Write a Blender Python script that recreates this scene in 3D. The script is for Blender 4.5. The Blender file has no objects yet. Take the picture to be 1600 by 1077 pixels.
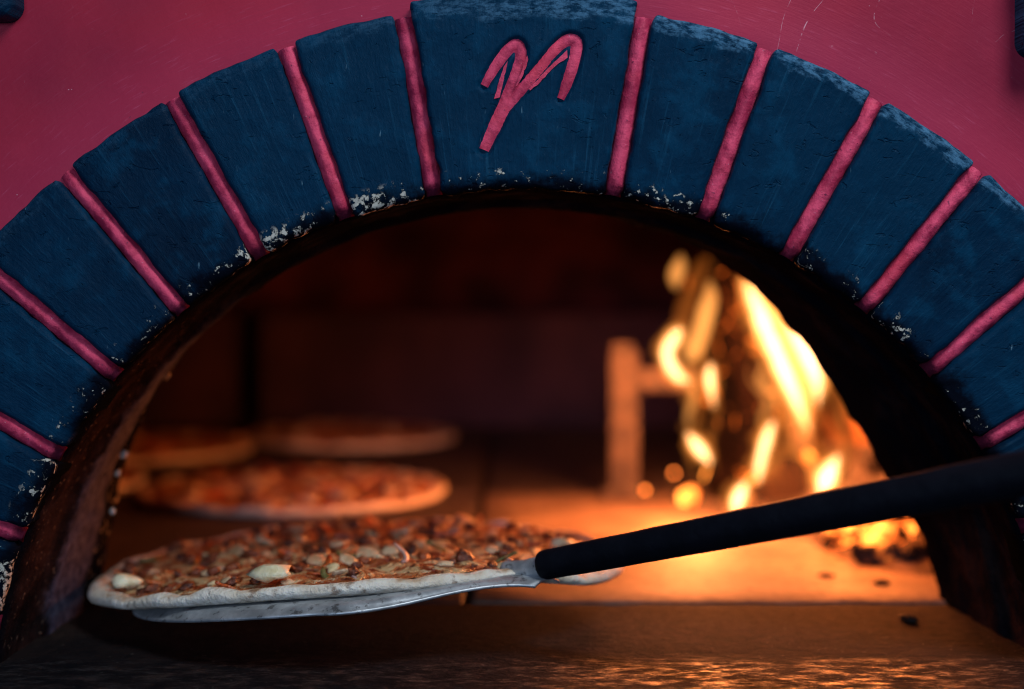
import bpy, bmesh, math, random
from mathutils import Vector, Matrix, noise
random.seed(7)
R = math.radians
D0, F, HZ, CAMH = 0.82, 2300.0, 440.0, 0.2135      # facade distance, focal length (px of 1600), horizon row, eye height over the oven floor

# ------------------------------------------------------------------ camera, world, lamps, exposure
sc = bpy.context.scene
cam_d = bpy.data.cameras.new('camera'); cam = bpy.data.objects.new('camera', cam_d)
sc.collection.objects.link(cam); sc.camera = cam
cam.location = (0, -D0, CAMH); cam.rotation_euler = (R(90), 0, 0)
cam_d.sensor_width = 36; cam_d.lens = 36 * F / 1600
cam_d.shift_y = -(538.5 - HZ) / 1600
cam_d.clip_start = 0.01; cam_d.clip_end = 50
cam_d.dof.use_dof = True; cam_d.dof.focus_distance = D0 - 0.011; cam_d.dof.aperture_fstop = 2.5
w = bpy.data.worlds.new('World'); sc.world = w; w.use_nodes = True
w.node_tree.nodes['Background'].inputs[0].default_value = (0.22, 0.42, 1.0, 1)
w.node_tree.nodes['Background'].inputs[1].default_value = 0.03
def lamp(name, kind, loc, power, col, target=None, size=None, size_y=None):
    l = bpy.data.lights.new(name, kind); o = bpy.data.objects.new(name, l); sc.collection.objects.link(o)
    o.location = loc; l.energy = power; l.color = col
    if kind == 'AREA':
        l.shape = 'RECTANGLE'; l.size = size; l.size_y = size_y or size
        o.rotation_euler = (Vector(target) - Vector(loc)).to_track_quat('-Z', 'Y').to_euler()
    elif size: l.shadow_soft_size = size
    return o
lamp('key_light', 'AREA', (0.52, -0.62, 1.20), 11.5, (0.84, 0.93, 1.0), (0.0, 0.0, 0.34), 0.35, 0.45)  # soft key lamp from the upper right, out of view
lamp('room_fill', 'AREA', (-0.3, -2.3, 0.45), 18, (0.52, 0.70, 1.0), (-0.1, 0.0, 0.2), 0.7, 0.5)  # added fill in place of room daylight, low enough to reach the chamber
vs = sc.view_settings; vs.view_transform = 'Standard'; vs.look = 'None'; vs.exposure = 0; vs.gamma = 1
sc.render.engine = 'CYCLES'
cy = sc.cycles
cy.use_denoising = True; cy.filter_width = 1.1
try: cy.denoiser = 'OPENIMAGEDENOISE'
except Exception: pass
cy.max_bounces = 6; cy.diffuse_bounces = 3; cy.glossy_bounces = 3; cy.transparent_max_bounces = 48; cy.volume_bounces = 0
cy.sample_clamp_indirect = 3.0; cy.caustics_reflective = False; cy.caustics_refractive = False

# ------------------------------------------------------------------ helpers
C = sc.collection
def P(px, py, y):                     # the point at depth y that the photograph shows at (px, py)
    d = y + D0
    return Vector(((px - 800) * d / F, y, CAMH + (HZ - py) * d / F))
def link(name, me, mat=None, parent=None):
    o = bpy.data.objects.new(name, me); C.objects.link(o)
    if mat and not me.materials: me.materials.append(mat)
    if parent: o.parent = parent
    return o
def mesh(name, vs_, fs, smooth=True):
    me = bpy.data.meshes.new(name); me.from_pydata([tuple(v) for v in vs_], [], fs); me.update()
    bm = bmesh.new(); bm.from_mesh(me); bmesh.ops.recalc_face_normals(bm, faces=bm.faces); bm.to_mesh(me); bm.free()
    if smooth: me.polygons.foreach_set('use_smooth', [True] * len(me.polygons))
    return me
def obj(name, vs_, fs, mat, parent=None, smooth=True): return link(name, mesh(name, vs_, fs, smooth), mat, parent)
def tag(o, label=None, cat=None, group=None, kind=None):
    for k, v in (('label', label), ('category', cat), ('group', group), ('kind', kind)):
        if v: o[k] = v
    return o
def empty(name, loc=(0, 0, 0)):
    o = bpy.data.objects.new(name, None); C.objects.link(o); o.location = loc; o.empty_display_size = 0.02; return o
def nz(p, s=1.0): return noise.noise(Vector(p) * s)
def fr(p, s=1.0, oct=4): return noise.fractal(Vector(p) * s, 1.0, 2.0, oct)
def lerp(a, b, t): return a + (b - a) * t
def sstep(a, b, x):
    t = max(0, min(1, (x - a) / (b - a))); return t * t * (3 - 2 * t)
def catmull(pts, n):
    out = []; L = len(pts)
    for i in range(L - 1):
        p0, p1, p2, p3 = pts[max(i - 1, 0)], pts[i], pts[i + 1], pts[min(i + 2, L - 1)]
        for k in range(n):
            t = k / n
            out.append([0.5 * ((2 * b) + (-a + c) * t + (2 * a - 5 * b + 4 * c - d) * t * t + (-a + 3 * b - 3 * c + d) * t ** 3) for a, b, c, d in zip(p0, p1, p2, p3)])
    out.append(list(pts[-1])); return out
def tube(path, rads, n=12, flat=1.0, wob=0.0, seed=0.0, up=Vector((0, 1, 0))):
    vs_, fs = [], []; path = [Vector(p) for p in path]; m = len(path)
    for i, p in enumerate(path):
        t = (path[min(i + 1, m - 1)] - path[max(i - 1, 0)]).normalized()
        a = t.cross(up)
        if a.length < 1e-4: a = t.cross(Vector((1, 0, 0)))
        a.normalize(); b = a.cross(t).normalized()
        for k in range(n):
            f = 2 * math.pi * k / n
            d = a * math.cos(f) + b * math.sin(f) * flat
            r = rads[i] * (1 + (wob * fr(p + d * rads[i] + Vector((seed, seed, seed)), 1 / max(1e-4, max(rads)) * 0.9, 3) if wob else 0))
            vs_.append(p + d * r)
    for i in range(m - 1):
        for k in range(n):
            fs.append((i * n + k, i * n + (k + 1) % n, (i + 1) * n + (k + 1) % n, (i + 1) * n + k))
    fs.append(tuple(range(n))); fs.append(tuple((m - 1) * n + k for k in range(n)))
    return vs_, fs
def lump(r, seed, sub=2, amp=0.35, scale=(1, 1, 1), fq=1.3):
    bm = bmesh.new(); bmesh.ops.create_icosphere(bm, subdivisions=sub, radius=1)
    for v in bm.verts:
        q = v.co.copy(); k = 1 + amp * fr(q + Vector((seed * 3.1, seed, 7)), fq, 3)
        v.co = Vector((q.x * scale[0], q.y * scale[1], q.z * scale[2])) * r * k
    me = bpy.data.meshes.new('lump'); bm.to_mesh(me); bm.free()
    me.polygons.foreach_set('use_smooth', [True] * len(me.polygons)); return me

# ------------------------------------------------------------------ node materials
class NT:
    def __init__(s, name):
        s.m = bpy.data.materials.new(name); s.m.use_nodes = True; s.t = s.m.node_tree
        s.t.nodes.clear(); s.out = s.t.nodes.new('ShaderNodeOutputMaterial')
    def n(s, ty, **kw):
        nd = s.t.nodes.new('ShaderNode' + ty)
        for k, v in kw.items(): setattr(nd, k, v)
        return nd
    def l(s, a, b): s.t.links.new(a, b)
    def put(s, sock, v):
        if hasattr(v, 'is_linked'): s.l(v, sock)
        elif isinstance(v, tuple) and len(v) == 3 and sock.type == 'RGBA': sock.default_value = (*v, 1)
        else: sock.default_value = v
    def pos(s): return s.n('TexCoord').outputs['Object']
    def math(s, op, a, b=0.0, c=None, clamp=False):
        nd = s.n('Math', operation=op, use_clamp=clamp); s.put(nd.inputs[0], a); s.put(nd.inputs[1], b)
        if c is not None: s.put(nd.inputs[2], c)
        return nd.outputs[0]
    def vm(s, op, a, b=(0, 0, 0)):
        nd = s.n('VectorMath', operation=op); s.put(nd.inputs[0], a)
        if op == 'SCALE': s.put(nd.inputs['Scale'], b)
        else: s.put(nd.inputs[1], b)
        return nd.outputs['Value' if op in ('LENGTH', 'DOT_PRODUCT', 'DISTANCE') else 'Vector']
    def noise(s, vec, scale, detail=4.0, rough=0.55, dist=0.0, col=False):
        nd = s.n('TexNoise'); s.put(nd.inputs['Vector'], vec)
        nd.inputs['Scale'].default_value = scale; nd.inputs['Detail'].default_value = detail
        nd.inputs['Roughness'].default_value = rough; nd.inputs['Distortion'].default_value = dist
        return nd.outputs['Color' if col else 'Fac']
    def voro(s, vec, scale, feature='F1', rnd=1.0):
        nd = s.n('TexVoronoi', feature=feature); s.put(nd.inputs['Vector'], vec); nd.inputs['Scale'].default_value = scale
        nd.inputs['Randomness'].default_value = rnd
        return nd.outputs['Distance']
    def step(s, x, a, b):            # smooth 0..1 between a and b (a may exceed b)
        nd = s.n('MapRange', interpolation_type='SMOOTHSTEP')
        s.put(nd.inputs['Value'], x)
        if a <= b: v = (a, b, 0.0, 1.0)
        else: v = (b, a, 1.0, 0.0)
        for k, q in zip(('From Min', 'From Max', 'To Min', 'To Max'), v): nd.inputs[k].default_value = q
        return nd.outputs[0]
    def mix(s, f, a, b):
        nd = s.n('Mix', data_type='RGBA'); s.put(nd.inputs[0], f); s.put(nd.inputs[6], a); s.put(nd.inputs[7], b); return nd.outputs[2]
    def mul(s, a, b): return s.math('MULTIPLY', a, b)
    def add(s, a, b): return s.math('ADD', a, b)
    def sub(s, a, b): return s.math('SUBTRACT', a, b)
    def xyz(s, v):
        nd = s.n('SeparateXYZ'); s.put(nd.inputs[0], v); return nd.outputs
    def comb(s, x, y, z):
        nd = s.n('CombineXYZ'); s.put(nd.inputs[0], x); s.put(nd.inputs[1], y); s.put(nd.inputs[2], z); return nd.outputs[0]
    def bump(s, h, strength, dist, prev=None):
        nd = s.n('Bump'); s.put(nd.inputs['Height'], h); nd.inputs['Strength'].default_value = strength; nd.inputs['Distance'].default_value = dist
        if prev: s.l(prev, nd.inputs['Normal'])
        return nd.outputs[0]
    def bsdf(s, col, rough=0.6, spec=0.4, metal=0.0, nrm=None, emit=None, estr=0.0, sss=0.0):
        b = s.n('BsdfPrincipled'); s.put(b.inputs['Base Color'], col); s.put(b.inputs['Roughness'], rough)
        s.put(b.inputs['Specular IOR Level'], spec); s.put(b.inputs['Metallic'], metal)
        if nrm: s.l(nrm, b.inputs['Normal'])
        if emit is not None: s.put(b.inputs['Emission Color'], emit); s.put(b.inputs['Emission Strength'], estr)
        if sss: b.inputs['Subsurface Weight'].default_value = sss; b.inputs['Subsurface Radius'].default_value = (0.006, 0.003, 0.0015); b.inputs['Subsurface Scale'].default_value = 0.5
        s.l(b.outputs[0], s.out.inputs['Surface']); return s.m

K = D0 / F                                            # metres per pixel on the facade
XC, ZC = 18 * K, CAMH + (HZ - 1126) * K               # centre of the arch
RI, RO = 828 * K, 1116 * K                            # its inner and outer radius

def arch_coords(t):
    p = t.pos(); v = t.vm('SUBTRACT', p, (XC, 0.0, ZC)); q = t.xyz(v)
    r = t.vm('LENGTH', t.comb(q[0], 0.0, q[2]))
    th = t.math('ARCTAN2', q[0], q[2])
    return p, q, r, th

def mat_navy():
    t = NT('navy_brick_paint'); p, q, r, th = arch_coords(t)
    big = t.noise(p, 14, 4); mid = t.noise(p, 60, 5, 0.6)
    brush = t.noise(t.comb(t.mul(th, 130.0), t.mul(r, 14.0), 0.0), 1.0, 5, 0.62)
    brush2 = t.noise(t.vm('MULTIPLY', p, (240.0, 60.0, 26.0)), 1.0, 4, 0.6)
    col = t.mix(t.step(big, 0.3, 0.7), (0.0003, 0.0105, 0.029), (0.0005, 0.022, 0.056))
    rv = t.n('ObjectInfo').outputs['Random']
    col = t.mix(t.mul(rv, 0.6), col, (0.0008, 0.032, 0.074))
    col = t.mix(t.mul(t.step(mid, 0.48, 0.70), 0.7), col, (0.0014, 0.044, 0.098))
    col = t.mix(t.mul(t.step(brush, 0.55, 0.75), 0.5), col, (0.010, 0.078, 0.150))
    # scuffed outer edges; towards the right a bevel highlight is painted in as well
    sc1 = t.step(t.add(r, t.mul(t.sub(t.noise(p, 45, 5, 0.7), 0.5), 0.022)), RO - 0.0085, RO - 0.0045)
    sc2 = t.step(t.noise(t.comb(t.mul(th, 50.0), t.mul(r, 330.0), 3.0), 1.0, 6, 0.75), 0.40, 0.62)
    side = t.step(th, -0.35, 0.25)
    col = t.mix(t.mul(t.mul(sc1, sc2), t.mul(t.add(0.15, side), 0.75)), col, (0.075, 0.200, 0.330))
    # fine pale scratches and brown knocks
    scr = t.step(t.noise(t.vm('MULTIPLY', p, (420.0, 10.0, 70.0)), 1.0, 2, 0.5), 0.735, 0.79)
    col = t.mix(t.mul(scr, 0.6), col, (0.17, 0.31, 0.40))
    kn = t.step(t.noise(t.vm('MULTIPLY', p, (60.0, 1.0, 115.0)), 1.0, 2, 0.4), 0.775, 0.80)
    col = t.mix(t.mul(kn, 0.8), col, (0.10, 0.07, 0.07))
    # soot along the mouth, chips of bare plaster inside the soot
    wob = t.mul(t.sub(t.noise(p, 55, 5, 0.65), 0.5), 0.036)
    sootw = t.add(0.0010, t.mul(t.step(th, 0.10, 0.95), 0.003))
    soot = t.math('MAXIMUM', t.step(t.sub(t.add(r, wob), t.add(sootw, RI)), 0.0125, 0.0005), t.step(q[1], 0.0, 0.004))
    col = t.mix(t.mul(soot, 0.98), col, (0.0032, 0.0042, 0.0085))
    band = t.mul(t.step(r, RI + 0.026, RI + 0.006), t.step(t.noise(p, 26, 3), 0.47, 0.60))
    left = t.sub(t.mul(t.step(th, 0.35, 0.05), 1.3), 0.6)
    chipn = t.add(t.noise(p, 250, 6, 0.66), t.add(t.mul(band, 0.15), t.mul(left, 0.085)))
    chip = t.mul(t.mul(t.step(chipn, 0.675, 0.715), t.step(r, RI + 0.0140, RI + 0.0075)), t.step(q[1], 0.001, -0.002))
    col = t.mix(chip, col, t.mix(t.noise(p, 500, 2), (0.28, 0.26, 0.22), (0.72, 0.68, 0.58)))
    h = t.add(t.mul(brush, 0.22), t.add(t.mul(brush2, 0.16), t.mul(mid, 0.7)))
    h = t.add(h, t.mul(chip, 0.5))
    crack = t.step(t.noise(t.vm('MULTIPLY', p, (75.0, 20.0, 190.0)), 1.0, 3, 0.55, 1.2), 0.30, 0.36)
    h = t.add(h, t.mul(crack, 0.35))
    nrm = t.bump(h, 0.85, 0.0022)
    nrm = t.bump(t.noise(t.comb(t.mul(th, 210.0), t.mul(r, 210.0), 0.0), 1.0, 5, 0.7, 0.4), 0.5, 0.0013, nrm)
    rough = t.add(0.28, t.mul(t.noise(p, 120, 3), 0.25))
    rough = t.math('MAXIMUM', rough, t.mul(soot, 0.85))
    return t.bsdf(col, rough, t.mul(t.sub(1.0, soot), 0.05), 0, nrm)

def mat_pink_wall():
    t = NT('crimson_plaster_paint'); p, q, r, th = arch_coords(t)
    n1 = t.noise(p, 5.0, 3); n2 = t.noise(p, 30, 5, 0.6)
    br = t.noise(t.comb(t.mul(th, 26.0), t.mul(r, 620.0), 0.0), 1.0, 4, 0.65)
    col = t.mix(t.step(n1, 0.35, 0.65), (0.28, 0.009, 0.037), (0.44, 0.015, 0.039))
    near = t.step(r, RO + 0.050, RO + 0.002)
    col = t.mix(t.mul(near, 0.55), col, (0.44, 0.026, 0.080))
    col = t.mix(t.mul(t.step(n2, 0.5, 0.8), 0.35), col, (0.48, 0.028, 0.07))
    col = t.mix(t.mul(t.step(br, 0.56, 0.8), t.add(0.10, t.mul(near, 0.22))), col, (0.74, 0.16, 0.30))
    # scratches, scuffs, dark specks
    w1 = t.noise(p, 7.0, 3)
    line = t.math('ABSOLUTE', t.sub(t.noise(t.vm('ADD', p, (3.3, 0, 1.7)), 17, 2, 0.45, 0.5), 0.5))
    scr = t.mul(t.step(line, 0.0030, 0.0008), t.mul(t.step(w1, 0.56, 0.64), t.step(t.noise(p, 190, 3), 0.46, 0.58)))
    dots = t.mul(t.step(t.noise(p, 260, 2), 0.735, 0.765), t.step(t.noise(p, 12, 2), 0.48, 0.6))
    patch = t.mul(t.step(t.noise(p, 95, 5, 0.7), 0.66, 0.74), t.step(t.noise(t.vm('ADD', p, (1, 0, 9)), 10, 2), 0.53, 0.63))
    col = t.mix(t.mul(t.math('MAXIMUM', t.math('MAXIMUM', scr, dots), t.mul(patch, 0.35)), 0.75), col, (0.80, 0.42, 0.50))
    dk = t.step(t.noise(p, 130, 2), 0.765, 0.80)
    col = t.mix(t.mul(dk, 0.5), col, (0.12, 0.02, 0.05))
    h = t.add(t.mul(br, 0.35), t.add(t.mul(n2, 0.9), t.mul(t.noise(p, 300, 3), 0.12)))
    nrm = t.bump(h, 0.5, 0.0012)
    return t.bsdf(col, t.add(0.5, t.mul(n2, 0.2)), 0.22, 0, nrm)

def mat_pink_joint():
    t = NT('pink_joint_paint'); p, q, r, th = arch_coords(t)
    n2 = t.noise(p, 70, 5, 0.65)
    col = t.mix(t.step(n2, 0.38, 0.62), (0.42, 0.022, 0.070), (0.80, 0.072, 0.155))
    col = t.mix(t.mul(t.step(t.noise(p, 26, 4, 0.6), 0.5, 0.7), 0.6), col, (0.70, 0.045, 0.085))
    sp = t.step(t.noise(p, 520, 2), 0.70, 0.75)
    col = t.mix(t.mul(sp, 0.35), col, (0.85, 0.45, 0.55))
    dk = t.step(t.noise(p, 330, 3, 0.6), 0.665, 0.71)
    col = t.mix(t.mul(dk, 0.7), col, (0.10, 0.015, 0.05))
    soot = t.step(t.add(r, t.mul(t.sub(t.noise(p, 90, 4, 0.65), 0.5), 0.02)), RI + 0.013, RI + 0.003)
    col = t.mix(t.mul(soot, 0.90), col, (0.030, 0.006, 0.016))
    nrm = t.bump(t.add(n2, t.mul(t.noise(p, 330, 4, 0.7), 0.45)), 0.9, 0.0015)
    return t.bsdf(col, 0.6, t.mul(t.sub(1.0, soot), 0.25), 0, nrm)

def mat_reveal():                                     # brown fired underside, grey cement ring, broken black rim
    t = NT('sooty_reveal'); p, q, r, th = arch_coords(t)
    n = t.noise(p, 35, 5, 0.65); n2 = t.noise(p, 150, 4, 0.6)
    y = t.add(q[1], t.mul(t.sub(n, 0.5), 0.03))
    lit = t.step(th, -0.55, -0.95)  # left side lighter: the light it catches is put into its colour
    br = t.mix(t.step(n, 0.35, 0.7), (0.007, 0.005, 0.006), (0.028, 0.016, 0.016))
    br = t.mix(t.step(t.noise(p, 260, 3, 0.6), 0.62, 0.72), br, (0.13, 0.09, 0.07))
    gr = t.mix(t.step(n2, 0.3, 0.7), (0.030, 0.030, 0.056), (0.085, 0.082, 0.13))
    lit_col = t.mix(t.step(y, 0.066, 0.076), br, gr)
    col = t.mix(lit, t.mix(t.step(th, 1.05, 1.35), t.mix(t.step(n, 0.45, 0.7), (0.0035, 0.0045, 0.0085), (0.012, 0.011, 0.015)), t.mix(t.step(n, 0.4, 0.7), (0.010, 0.008, 0.011), (0.035, 0.021, 0.020))), lit_col)  # low on the right a faint reddish glow is mixed into the colour
    front = t.step(q[1], 0.022, 0.002)
    col = t.mix(front, col, (0.0035, 0.0040, 0.0070))
    rim = t.step(y, 0.130, 0.142)
    chip = t.step(t.noise(p, 170, 4, 0.6), 0.60, 0.66)
    rimc = t.mix(t.mul(chip, lit), (0.005, 0.005, 0.008), (0.34, 0.29, 0.23))
    col = t.mix(rim, col, rimc)
    nrm = t.bump(t.add(n, t.mul(n2, 0.4)), 0.8, 0.004)
    return t.bsdf(col, 1.0, 0.0, 0, nrm)

def mat_soot_brick():
    t = NT('sooty_firebrick'); p = t.pos()
    n = t.noise(p, 9, 5, 0.6)
    col = t.mix(t.step(n, 0.3, 0.75), (0.030, 0.019, 0.034), (0.072, 0.036, 0.054))  # soot with the chamber's purple ambient light put into its colour
    return t.bsdf(col, 0.85, 0.15, 0, t.bump(t.noise(p, 40, 5), 0.6, 0.006))

def mat_floor_tile(name='firebrick_floor', dark=1.0):
    t = NT(name); p = t.n('NewGeometry').outputs['Position']
    n = t.noise(p, 16, 6, 0.62); n2 = t.noise(p, 110, 5, 0.65)
    col = t.mix(t.step(n, 0.3, 0.7), (0.14, 0.095, 0.075), (0.29, 0.205, 0.155)) if dark == 1.0 else t.mix(t.step(n, 0.3, 0.7), (0.024, 0.021, 0.026), (0.066, 0.052, 0.058))  # dark copy: shade beside the grate is put into the tile colour
    col = t.mix(t.mul(t.step(n2, 0.46, 0.68), 0.7), col, (0.10, 0.06, 0.045))
    col = t.mix(t.mul(t.step(t.noise(p, 7, 4, 0.6), 0.48, 0.66), 0.55), col, (0.09, 0.058, 0.05))
    col = t.mix(t.mul(t.step(t.noise(p, 34, 4, 0.6), 0.62, 0.70), 0.75), col, (0.05, 0.032, 0.026))
    return t.bsdf(col, t.add(0.50, t.mul(n2, 0.3)), 0.35, 0, t.bump(t.add(n2, n), 0.5, 0.002))

def mat_ledge():
    t = NT('greasy_ledge_stone'); p = t.n('NewGeometry').outputs['Position']
    n = t.noise(p, 22, 6, 0.65); n2 = t.noise(p, 130, 5, 0.7); q = t.xyz(p)
    back = t.step(t.add(q[1], t.mul(t.sub(n, 0.5), 0.10)), 0.015, 0.105)
    col = t.mix(t.step(n, 0.35, 0.7), (0.005, 0.006, 0.009), (0.018, 0.013, 0.014))
    col = t.mix(back, col, t.mix(t.step(n2, 0.3, 0.7), (0.016, 0.012, 0.012), (0.044, 0.028, 0.022)))
    col = t.mix(t.mul(t.step(t.noise(p, 300, 3), 0.68, 0.74), 0.35), col, (0.30, 0.27, 0.24))
    h = t.add(t.noise(t.vm('MULTIPLY', p, (80.0, 150.0, 1.0)), 1.0, 6, 0.75), t.mul(n2, 0.8))
    grease = t.mul(t.step(t.add(q[1], t.mul(t.sub(n, 0.5), 0.06)), 0.030, -0.005), t.step(t.noise(t.vm('MULTIPLY', p, (50.0, 110.0, 1.0)), 1.0, 6, 0.75), 0.44, 0.68))
    rough = t.sub(0.80, t.mul(grease, 0.50))
    return t.bsdf(col, rough, t.add(0.05, t.mul(grease, 0.4)), 0, t.bump(h, 1.0, 0.007))

def mat_simple(name, c1, c2, scale, rough=0.6, spec=0.4, bstr=0.5, bd=0.002, lo=0.35, hi=0.65, metal=0.0, sss=0.0, geo=False):
    t = NT(name); p = t.n('NewGeometry').outputs['Position'] if geo else t.pos(); n = t.noise(p, scale, 5, 0.62)
    return t.bsdf(t.mix(t.step(n, lo, hi), c1, c2), rough, spec, metal, t.bump(t.add(n, t.noise(p, scale * 4, 3)), bstr, bd), sss=sss)

def mat_top(name, c1, c2, scale, rough, bd):
    t = NT(name); p = t.n('NewGeometry').outputs['Position']; n = t.noise(p, scale, 5, 0.62)
    col = t.mix(t.step(n, 0.35, 0.65), c1, c2)
    st = t.step(t.noise(p, 120, 4, 0.65), 0.47, 0.62)
    col = t.mix(t.mul(st, 0.5), col, (0.42, 0.095, 0.025))
    col = t.mix(t.mul(t.step(t.noise(p, 160, 4, 0.65), 0.62, 0.70), 0.6), col, (0.07, 0.022, 0.010))
    return t.bsdf(col, rough, 0.5, 0, t.bump(t.add(n, t.noise(p, scale * 4, 3)), 0.7, bd))
def mat_steel():
    t = NT('worn_steel'); p = t.pos()
    n = t.noise(p, 60, 5, 0.65); s = t.noise(t.vm('MULTIPLY', p, (30.0, 400.0, 30.0)), 1.0, 3)
    col = t.mix(t.step(n, 0.35, 0.7), (0.38, 0.40, 0.42), (0.66, 0.68, 0.70))
    col = t.mix(t.mul(t.step(t.noise(p, 170, 4, 0.65), 0.56, 0.66), 0.7), col, (0.05, 0.042, 0.04))
    return t.bsdf(col, t.add(0.36, t.mul(n, 0.25)), 0.5, 0.65, t.bump(t.add(t.mul(s, 0.3), n), 0.35, 0.0008))

def mat_char():
    t = NT('charred_wood'); p = t.pos()
    st = t.noise(t.vm('MULTIPLY', p, (55.0, 55.0, 14.0)), 1.0, 4, 0.6)
    cr = t.voro(t.vm('MULTIPLY', p, (48.0, 48.0, 30.0)), 1.0, 'DISTANCE_TO_EDGE')
    col = t.mix(t.step(st, 0.35, 0.7), (0.0020, 0.0016, 0.0022), (0.016, 0.008, 0.006))
    glow = t.mul(t.step(cr, 0.06, 0.01), t.step(t.noise(p, 22, 3), 0.50, 0.62))
    return t.bsdf(col, 0.95, 0.04, 0, t.bump(t.add(st, t.mul(t.step(cr, 0.0, 0.18), 0.8)), 0.9, 0.006), emit=(1.0, 0.16, 0.015), estr=t.mul(glow, 2.2))

def mat_wood():
    t = NT('burning_split_wood'); p = t.pos()
    st = t.noise(t.vm('MULTIPLY', p, (46.0, 46.0, 8.0)), 1.0, 5, 0.62)
    col = t.mix(t.step(st, 0.44, 0.60), (0.006, 0.003, 0.003), (0.34, 0.16, 0.06))
    return t.bsdf(col, 0.8, 0.2, 0, t.bump(st, 1.0, 0.006))

def mat_end():
    t = NT('log_end_grain'); p = t.pos(); q = t.xyz(p)
    rr = t.vm('LENGTH', t.comb(q[0], q[1], 0.0))
    ring = t.math('SINE', t.mul(t.add(rr, t.mul(t.noise(p, 60, 3), 0.006)), 2200.0))
    col = t.mix(t.step(ring, -0.6, 0.8), (0.025, 0.013, 0.007), (0.075, 0.042, 0.022))
    col = t.mix(t.step(rr, 0.016, 0.024), col, (0.02, 0.012, 0.01))
    return t.bsdf(col, 0.85, 0.2, 0, t.bump(t.noise(p, 140, 4), 0.5, 0.003))

def mat_coal(glow):
    t = NT('glowing_coal' if glow else 'grey_ash_coal'); p = t.pos()
    n = t.noise(t.n('NewGeometry').outputs['Position'], 55, 4, 0.6)
    col = t.mix(t.step(n, 0.35, 0.65), (0.010, 0.008, 0.008), (0.050, 0.036, 0.030))
    g = t.step(n, 0.60 if not glow else 0.40, 0.78 if not glow else 0.64)
    return t.bsdf(col, 0.9, 0.15, 0, t.bump(n, 0.8, 0.005), emit=t.mix(g, (1.0, 0.11, 0.010), (1.0, 0.27, 0.035)), estr=t.mul(g, 7.0 if glow else 1.0))

def mat_flame(name, col, vol, surf, op):
    t = NT(name)
    e = t.n('Emission'); t.put(e.inputs[0], col); e.inputs[1].default_value = surf
    tr = t.n('BsdfTransparent'); mx = t.n('MixShader'); mx.inputs[0].default_value = op
    t.l(tr.outputs[0], mx.inputs[1]); t.l(e.outputs[0], mx.inputs[2]); t.l(mx.outputs[0], t.out.inputs['Surface'])
    v = t.n('Emission'); t.put(v.inputs[0], col); v.inputs[1].default_value = vol
    t.l(v.outputs[0], t.out.inputs['Volume'])
    return t.m

def mat_crust():
    t = NT('pizza_dough'); p = t.n('NewGeometry').outputs['Position']
    n = t.noise(p, 45, 5, 0.62); q = t.xyz(t.n('NewGeometry').outputs['Normal'])
    col = t.mix(t.step(n, 0.3, 0.7), (0.68, 0.56, 0.42), (0.84, 0.77, 0.66))
    top = t.mul(t.step(q[2], 0.45, 0.95), t.step(t.noise(p, 60, 4, 0.6), 0.42, 0.66))
    col = t.mix(t.mul(top, 0.8), col, (0.42, 0.20, 0.075))
    col = t.mix(t.mul(t.step(t.noise(p, 85, 5, 0.65), 0.59, 0.70), 0.7), col, (0.20, 0.085, 0.035))
    return t.bsdf(col, 0.75, 0.25, 0, t.bump(t.add(n, t.mul(t.noise(p, 220, 4), 0.5)), 0.8, 0.005), sss=0.1)

def mat_sauce():
    t = NT('baked_tomato_and_cheese'); p = t.n('NewGeometry').outputs['Position']
    n = t.noise(p, 75, 5, 0.65, 0.6)
    col = t.mix(t.step(n, 0.36, 0.52), (0.22, 0.030, 0.010), (0.50, 0.125, 0.030))
    col = t.mix(t.step(n, 0.49, 0.60), col, (0.70, 0.43, 0.20))
    n3 = t.noise(p, 190, 4, 0.6, 0.5)
    col = t.mix(t.mul(t.step(n3, 0.56, 0.66), 0.8), col, (0.72, 0.52, 0.30))
    col = t.mix(t.mul(t.step(n3, 0.42, 0.34), 0.8), col, (0.06, 0.012, 0.006))
    return t.bsdf(col, 0.35, 0.5, 0, t.bump(t.add(n, t.mul(n3, 0.5)), 1.0, 0.007))

M = dict(navy=mat_navy(), wall=mat_pink_wall(), joint=mat_pink_joint(), reveal=mat_reveal(), soot=mat_soot_brick(), tile=mat_floor_tile(), tile_shaded=mat_floor_tile('shaded_floor_tile', 0.3), ledge=mat_ledge(),
         steel=mat_steel(), char=mat_char(), wood=mat_wood(), end=mat_end(), coal=mat_coal(True), ash=mat_coal(False), crust=mat_crust(), sauce=mat_sauce())
M['black'] = mat_simple('black_handle_sleeve', (0.0018, 0.0028, 0.0060), (0.0034, 0.0044, 0.0085), 60, 0.6, 0.12, 0.4, 0.0008)
M['vault'] = mat_simple('sooty_vault_brick', (0.036, 0.014, 0.024), (0.120, 0.034, 0.044), 9, 0.9, 0.1, 0.6, 0.006)  # soot reddened: the fire's glow on the ceiling is put into the colour
M['iron'] = mat_simple('rusty_iron', (0.036, 0.025, 0.018), (0.105, 0.074, 0.048), 45, 0.65, 0.4, 0.5, 0.003)
M['plaster'] = mat_simple('bare_plaster', (0.30, 0.28, 0.24), (0.62, 0.60, 0.55), 120, 0.9, 0.2, 0.6, 0.002)
M['joint_fill'] = mat_simple('joint_ash', (0.012, 0.009, 0.008), (0.035, 0.024, 0.02), 60, 0.9, 0.2)
M['ashbed'] = mat_simple('ash_bed', (0.05, 0.038, 0.032), (0.16, 0.12, 0.10), 50, 0.95, 0.1, 0.8, 0.005)
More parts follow.
